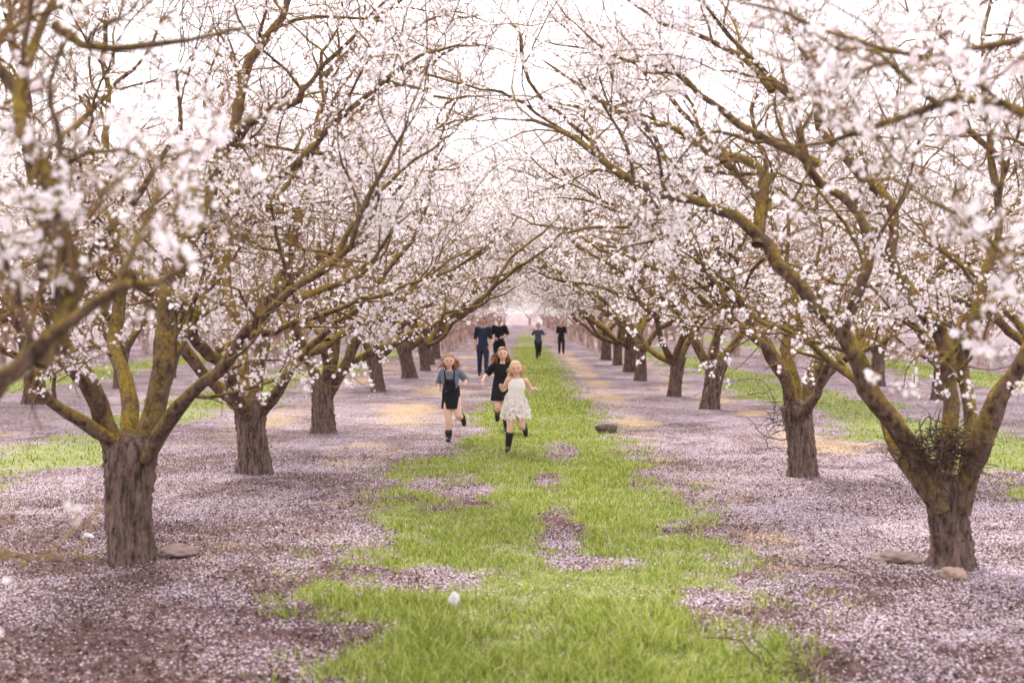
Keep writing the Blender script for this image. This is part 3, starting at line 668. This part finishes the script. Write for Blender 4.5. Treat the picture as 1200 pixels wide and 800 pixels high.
def bib(m_):
    def f(o, J, H, hc, hh, hy, ti, w):
        c_ = np.array(J['chest']); n_ = np.array(J['neck']); ps = []
        for sx in (-1, 1):
            ps.append(cap_tube([(c_+[sx*.045, -.085, -.04])*H, (c_+[sx*.05, -.08, .03])*H, (n_+[sx*.055, -.02, .0])*H, (c_+[sx*.05, .075, .02])*H], [.010*H]*4, 8))
        rs = [(c_[0]*H, (c_[1]-.002)*H, (c_[2]+dz)*H, .072*H, .082*H) for dz in (-.12, -.08, -.04, .0)]
        ps.append(loft(rs, 24)); link('bib', fuse('bib', ps, m_, .009, 1), o)
    return f
def skirt(m_, top, bot, rt, rb, nf, amp, nm='skirt', sway=(0, .0), fluff=0):
    def f(o, J, H, hc, hh, hy, ti, w):
        p = np.array(J['pel']); rs = []; n = 14
        for i_ in range(n):
            u = i_/(n-1); r_ = rt+(rb-rt)*u**.6; z_ = top+(bot-top)*u
            rs.append(((p[0]+sway[0]*u)*H, (p[1]+sway[1]*u)*H, z_*H, r_*H, r_*.85*H))
        ph = rg.random(4)*6
        fo = lambda u, a_, ph=ph: amp*u*(math.sin(nf*a_+ph[0])+.6*math.sin((nf*2-3)*a_+ph[1])+.7*math.sin(3*a_+ph[2])+.5*math.sin(2*a_+ph[3]))
        V, F = loft(rs, 90, fo, False); V = [V]; F = [F]
        if fluff:
            n = fluff; a = rg.random(n)*6.283; u = rg.random(n)**.7; r_ = (rt+(rb-rt)*u**.6)*H*(1.02+.03*rg.normal(0, 1, n)); z_ = (top+(bot-top)*u)*H
            c0 = np.stack([p[0]*H+sway[0]*u*H+r_*np.cos(a), p[1]*H+r_*.85*np.sin(a), z_], -1)
            dn = np.stack([np.cos(a)*rg.uniform(.1, .6, n), np.sin(a)*rg.uniform(.1, .6, n), -np.ones(n)], -1)+rg.normal(0, .25, (n, 3)); dn = nrm(dn)
            sd = nrm(np.stack([-np.sin(a), np.cos(a), rg.normal(0, .3, n)], -1)); ln = rg.uniform(.025, .045, n)[:, None]*H; wd = rg.uniform(.010, .018, n)[:, None]*H
            q_ = np.stack([c0-sd*wd*.5, c0+sd*wd*.5, c0+dn*ln*.6+sd*wd, c0+dn*ln, c0+dn*ln*.6-sd*wd], 1)
            V.append(q_.reshape(-1, 3)); F.append([[5*i_+k for k in range(5)] for i_ in range(n)])
        V, F = joinp(list(zip(V, F))); link(nm, pymesh(nm, V, F, m_), o)
    return f
def trousers(m_):
    def f(o, J, H, hc, hh, hy, ti, w):
        R = torso_rings(J, H, .009, -.05, w)[:3]; parts = [loft(R)]
        for s in 'LR':
            hp, kn, an, to = limb_pts(J, s, ('hip', 'kn', 'an', 'to'), H)
            parts.append(cap_tube([hp, lerp(hp, kn, .5), kn, lerp(kn, an, .5), lerp(kn, an, .93)], [.066*H, .055*H, .043*H, .039*H, .035*H]))
        link('trousers', fuse('trousers', parts, m_, .01, 2), o)
    return f
def boots(m_, up=.5, nm='boot'):
    def f(o, J, H, hc, hh, hy, ti, w):
        for s in 'LR':
            kn, an, to = limb_pts(J, s, ('kn', 'an', 'to'), H); u = nrm(an-kn); hl = an+nrm(an-to)*.012*H
            parts = [cap_tube([lerp(an, kn, up), lerp(an, kn, up*.5), an], [.044*H, .038*H, .031*H]), cap_tube([hl+u*.015*H, lerp(an, to, .5)+u*.008*H, to], [.03*H, .03*H, .024*H])]
            link(nm, fuse(nm, parts, m_, .008, 2), o)
    return f
def hair(m_, ln, n=70, flow=(0, .3, -.8), spread=.12, cap=1.06):
    def f(o, J, H, hc, hh, hy, ti, w):
        V = []; F = []; s, r = 26, 18
        for i_ in range(r+1):
            ph = math.pi*i_/r
            for j in range(s):
                a = 2*math.pi*j/s; x = math.sin(ph)*math.cos(a); y_ = math.sin(ph)*math.sin(a); z_ = math.cos(ph)
                k = cap*(1+.025*math.sin(a*9)+.02*math.sin(a*17+ph*5)); 
                face = (y_ < -.25 and z_ < .66-.35*abs(x)) or z_ < -.55
                if face: k = .78
                V.append((x*.40*k, (y_*.47+.02)*k, z_*.51*k))
        for i_ in range(r):
            for j in range(s): F.append([i_*s+j, i_*s+(j+1) % s, (i_+1)*s+(j+1) % s, (i_+1)*s+j])
        parts = [(hrot(np.array(V)*hh, hy, ti)+hc, F)]
        if ln > 0:
            st = []
            for _ in range(n):
                a = rg.uniform(0, math.pi); z_ = rg.uniform(-.4, .5); rr = math.sqrt(1-z_*z_)
                st.append((rr*math.cos(a)*.37, rr*math.sin(a)*.44+.03, z_*.48))
            S = hrot(np.array(st)*hh, hy, ti)+hc; D = nrm(S-hc)*.36+np.array(flow)+rg.normal(0, spread, S.shape)
            g = grow(S, D, rg.uniform(.45, 1.05, n)*ln*H, 8, .10, -.12)
            # keep the strands behind the face
            lim = hc[1]-.05*hh; g[:, :, 1] = np.maximum(g[:, :, 1], lim)
            R = np.array([.8, 1, 1, 1, .9, .8, .55, .25])[None]*rg.uniform(.004, .009, n)[:, None]*H
            v, f_ = tubes(g, R, 5); parts.append((v, [list(map(int, q_)) for q_ in f_]))
        V, F = joinp(parts); link('hair', pymesh('hair', V, F, m_), o)
    return f
run_a = dict(pel=(0,.0,.50), chest=(.0,-.04,.69), neck=(0,-.06,.79), head=(.005,-.085,.895),
    shL=(.092,-.045,.765), elL=(.165,.05,.665), wrL=(.20,-.06,.69), haL=(.205,-.11,.73),
    shR=(-.092,-.045,.765), elR=(-.155,.06,.65), wrR=(-.17,-.04,.60), haR=(-.165,-.09,.585),
    hipL=(.048,0,.48), knL=(.055,-.06,.27), anL=(.045,.16,.20), toL=(.05,.21,.10),
    hipR=(-.048,0,.48), knR=(-.03,-.07,.265), anR=(-.025,-.02,.05), toR=(-.03,-.12,.025))
w_ = dict(run_a); w_.update(chest=(.016,-.04,.69), neck=(.024,-.06,.79), head=(.006,-.085,.89), shL=(.112,-.045,.755), shR=(-.065,-.045,.772), elL=(.17,.05,.655), wrL=(.205,-.06,.665), haL=(.225,-.11,.675), elR=(-.125,.05,.655), wrR=(-.155,-.06,.69), haR=(-.15,-.11,.725),
    knL=(.07,-.05,.27), anL=(.10,.13,.26), toL=(.115,.2,.16), knR=(-.05,-.08,.27), anR=(-.075,-.02,.05), toR=(-.085,-.12,.025))
person('young girl in cream sleeveless dress and black boots, running in front of the others', (-.05, 19.1), 1.26, w_,
    [shirt(M_cream, 0, 'bodice', .02, .007), skirt(M_tulle, .635, .375, .078, .155, 9, .07, 'skirt', (.012, .02), 520), boots(M_boot, .7), hair(M_blond, .12, 90, (.1, .5, -.5), .15)], M_skin, None, .158, 0, .05, .08, smile=True)
l_ = dict(run_a); l_.update(chest=(-.012,-.04,.69), neck=(-.016,-.06,.79), head=(-.02,-.085,.892), elL=(.160,.03,.68), wrL=(.15,-.07,.64), haL=(.125,-.12,.635), elR=(-.145,.08,.64), wrR=(-.125,-.04,.585), haR=(-.115,-.09,.58),
    hipL=(.048,0,.48), knL=(.08,-.06,.285), anL=(.12,.15,.26), toL=(.135,.21,.17))
person('girl in blue denim shirt and black pinafore running on the left side of the lane', (-.98, 20.6), 1.31, l_,
    [shirt(M_denim, 1.0, 'shirt'), bib(M_black), skirt(M_black, .62, .365, .088, .112, 7, .03, 'skirt'), boots(M_boot, .3), hair(M_lbrown, .16, 130, (.22, .3, -.55), .22)], M_skin, None, .155, 0, .05, -.05, smile=True)
m_ = dict(run_a); m_.update(elR=(-.17,.03,.665), wrR=(-.215,-.06,.60), haR=(-.22,-.09,.56), elL=(.13,.1,.66), wrL=(.15,.02,.6), haL=(.15,-.04,.58),
    knL=(.05,-.07,.265), anL=(.045,-.02,.05), toL=(.05,-.12,.025), knR=(-.05,-.06,.28), anR=(-.06,.15,.22), toR=(-.06,.2,.12))
person('girl in black dress with long loose brown hair, running just behind the girl in cream', (-.26, 22.4), 1.38, m_,
    [shirt(M_black, .9, 'bodice', inf=.010), skirt(M_black, .66, .36, .085, .13, 8, .05, 'skirt'), boots(M_boot, .45), hair(M_auburn, .24, 160, (-.12, .2, -.75), .15)], M_skin, None, .15, 0, .05, .08, smile=True)
walk = dict(pel=(0,0,.52), chest=(0,-.01,.71), neck=(0,-.015,.825), head=(0,-.03,.925),
    shL=(.10,-.01,.80), elL=(.13,.03,.635), wrL=(.115,-.06,.51), haL=(.11,-.09,.455),
    shR=(-.10,-.01,.80), elR=(-.13,.04,.635), wrR=(-.13,-.02,.50), haR=(-.13,-.04,.44),
    hipL=(.05,0,.50), knL=(.06,-.09,.285), anL=(.06,-.08,.06), toL=(.07,-.17,.03),
    hipR=(-.05,0,.50), knR=(-.055,-.01,.28), anR=(-.06,.10,.06), toR=(-.065,.02,.025))
person('man in navy shirt and dark trousers walking on the left, beside the man in black', (-1.06, 42), 1.74, walk,
    [shirt(M_navy, 1.0, 'shirt', -.07), trousers(M_navy), boots(M_boot, .12, 'shoe'), hair(M_dkhair, 0, cap=1.03)], M_skin2, None, .133, w=.92)
w2 = dict(walk); w2.update(elL=(.15,.0,.66), wrL=(.06,-.10,.62), haL=(.02,-.12,.61), elR=(-.15,.0,.655), wrR=(-.07,-.1,.60), haR=(-.03,-.12,.59))
person('man in black with bent arms standing behind the running girls', (-.62, 45), 1.76, w2,
    [shirt(M_black, .8, 'shirt', -.07), trousers(M_black), boots(M_boot, .12, 'shoe'), hair(M_dkhair, 0, cap=1.03)], M_skin2, None, .133, w=.92)
r2 = dict(run_a); r2.update(head=(0,-.08,.92), neck=(0,-.06,.81), elL=(.16,.05,.67), elR=(-.16,.05,.66))
person('boy in slate shirt and black trousers running alone on the far grass', (.76, 56), 1.45, r2,
    [shirt(M_slate, 1.0, 'shirt', -.06), trousers(M_black), boots(M_boot, .12, 'shoe'), hair(M_dkhair, 0, cap=1.03)], M_skin2, None, .145)
person('farthest small figure in black walking at the right edge of the grass', (1.88, 63), 1.48, walk,
    [shirt(M_black, 1.0, 'shirt', -.06), trousers(M_black), boots(M_boot, .12, 'shoe'), hair(M_dkhair, 0, cap=1.03)], M_skin2, None, .14)

# ---------------------------------------------------------------- light, sky, camera
w = bpy.data.worlds.new('World'); bpy.context.scene.world = w; w.use_nodes = True; nt = w.node_tree; nt.nodes.clear()
sky = N(nt, 'ShaderNodeTexSky', sky_type='NISHITA'); sky.sun_disc = False; sky.sun_elevation = math.radians(46); sky.sun_rotation = math.radians(-20); sky.dust_density = 4
mx = mixc(nt, .88, sky.outputs[0], (14.4,13.7,14.6)); bg = N(nt, 'ShaderNodeBackground'); bg.inputs[1].default_value = .15
nt.links.new(mx, bg.inputs[0]); o = N(nt, 'ShaderNodeOutputWorld'); nt.links.new(bg.outputs[0], o.inputs[0])
sl = bpy.data.lights.new('sun', 'SUN'); sl.energy = 5.0; sl.angle = math.radians(10); sl.color = (1, .94, .87)
so = bpy.data.objects.new('sun', sl); C.objects.link(so)
el, az = math.radians(46), math.radians(-20)
dv = Vector((math.sin(az)*math.cos(el), math.cos(az)*math.cos(el), math.sin(el))); so.rotation_euler = dv.to_track_quat('Z', 'Y').to_euler()
cd = bpy.data.cameras.new('camera'); co = bpy.data.objects.new('camera', cd); C.objects.link(co)
co.location = (0, 0, CH); co.rotation_euler = (math.radians(90), 0, 0); cd.lens = 50; cd.sensor_width = 36
cd.shift_x = -(VX-600)/1200; cd.shift_y = -(400-HY)/1200; cd.clip_end = 3000
cd.dof.use_dof = True; cd.dof.focus_distance = 17; cd.dof.aperture_fstop = 2.0
bpy.context.scene.camera = co
bpy.context.scene.view_settings.view_transform = 'Standard'
bpy.context.scene.view_settings.look = 'None'
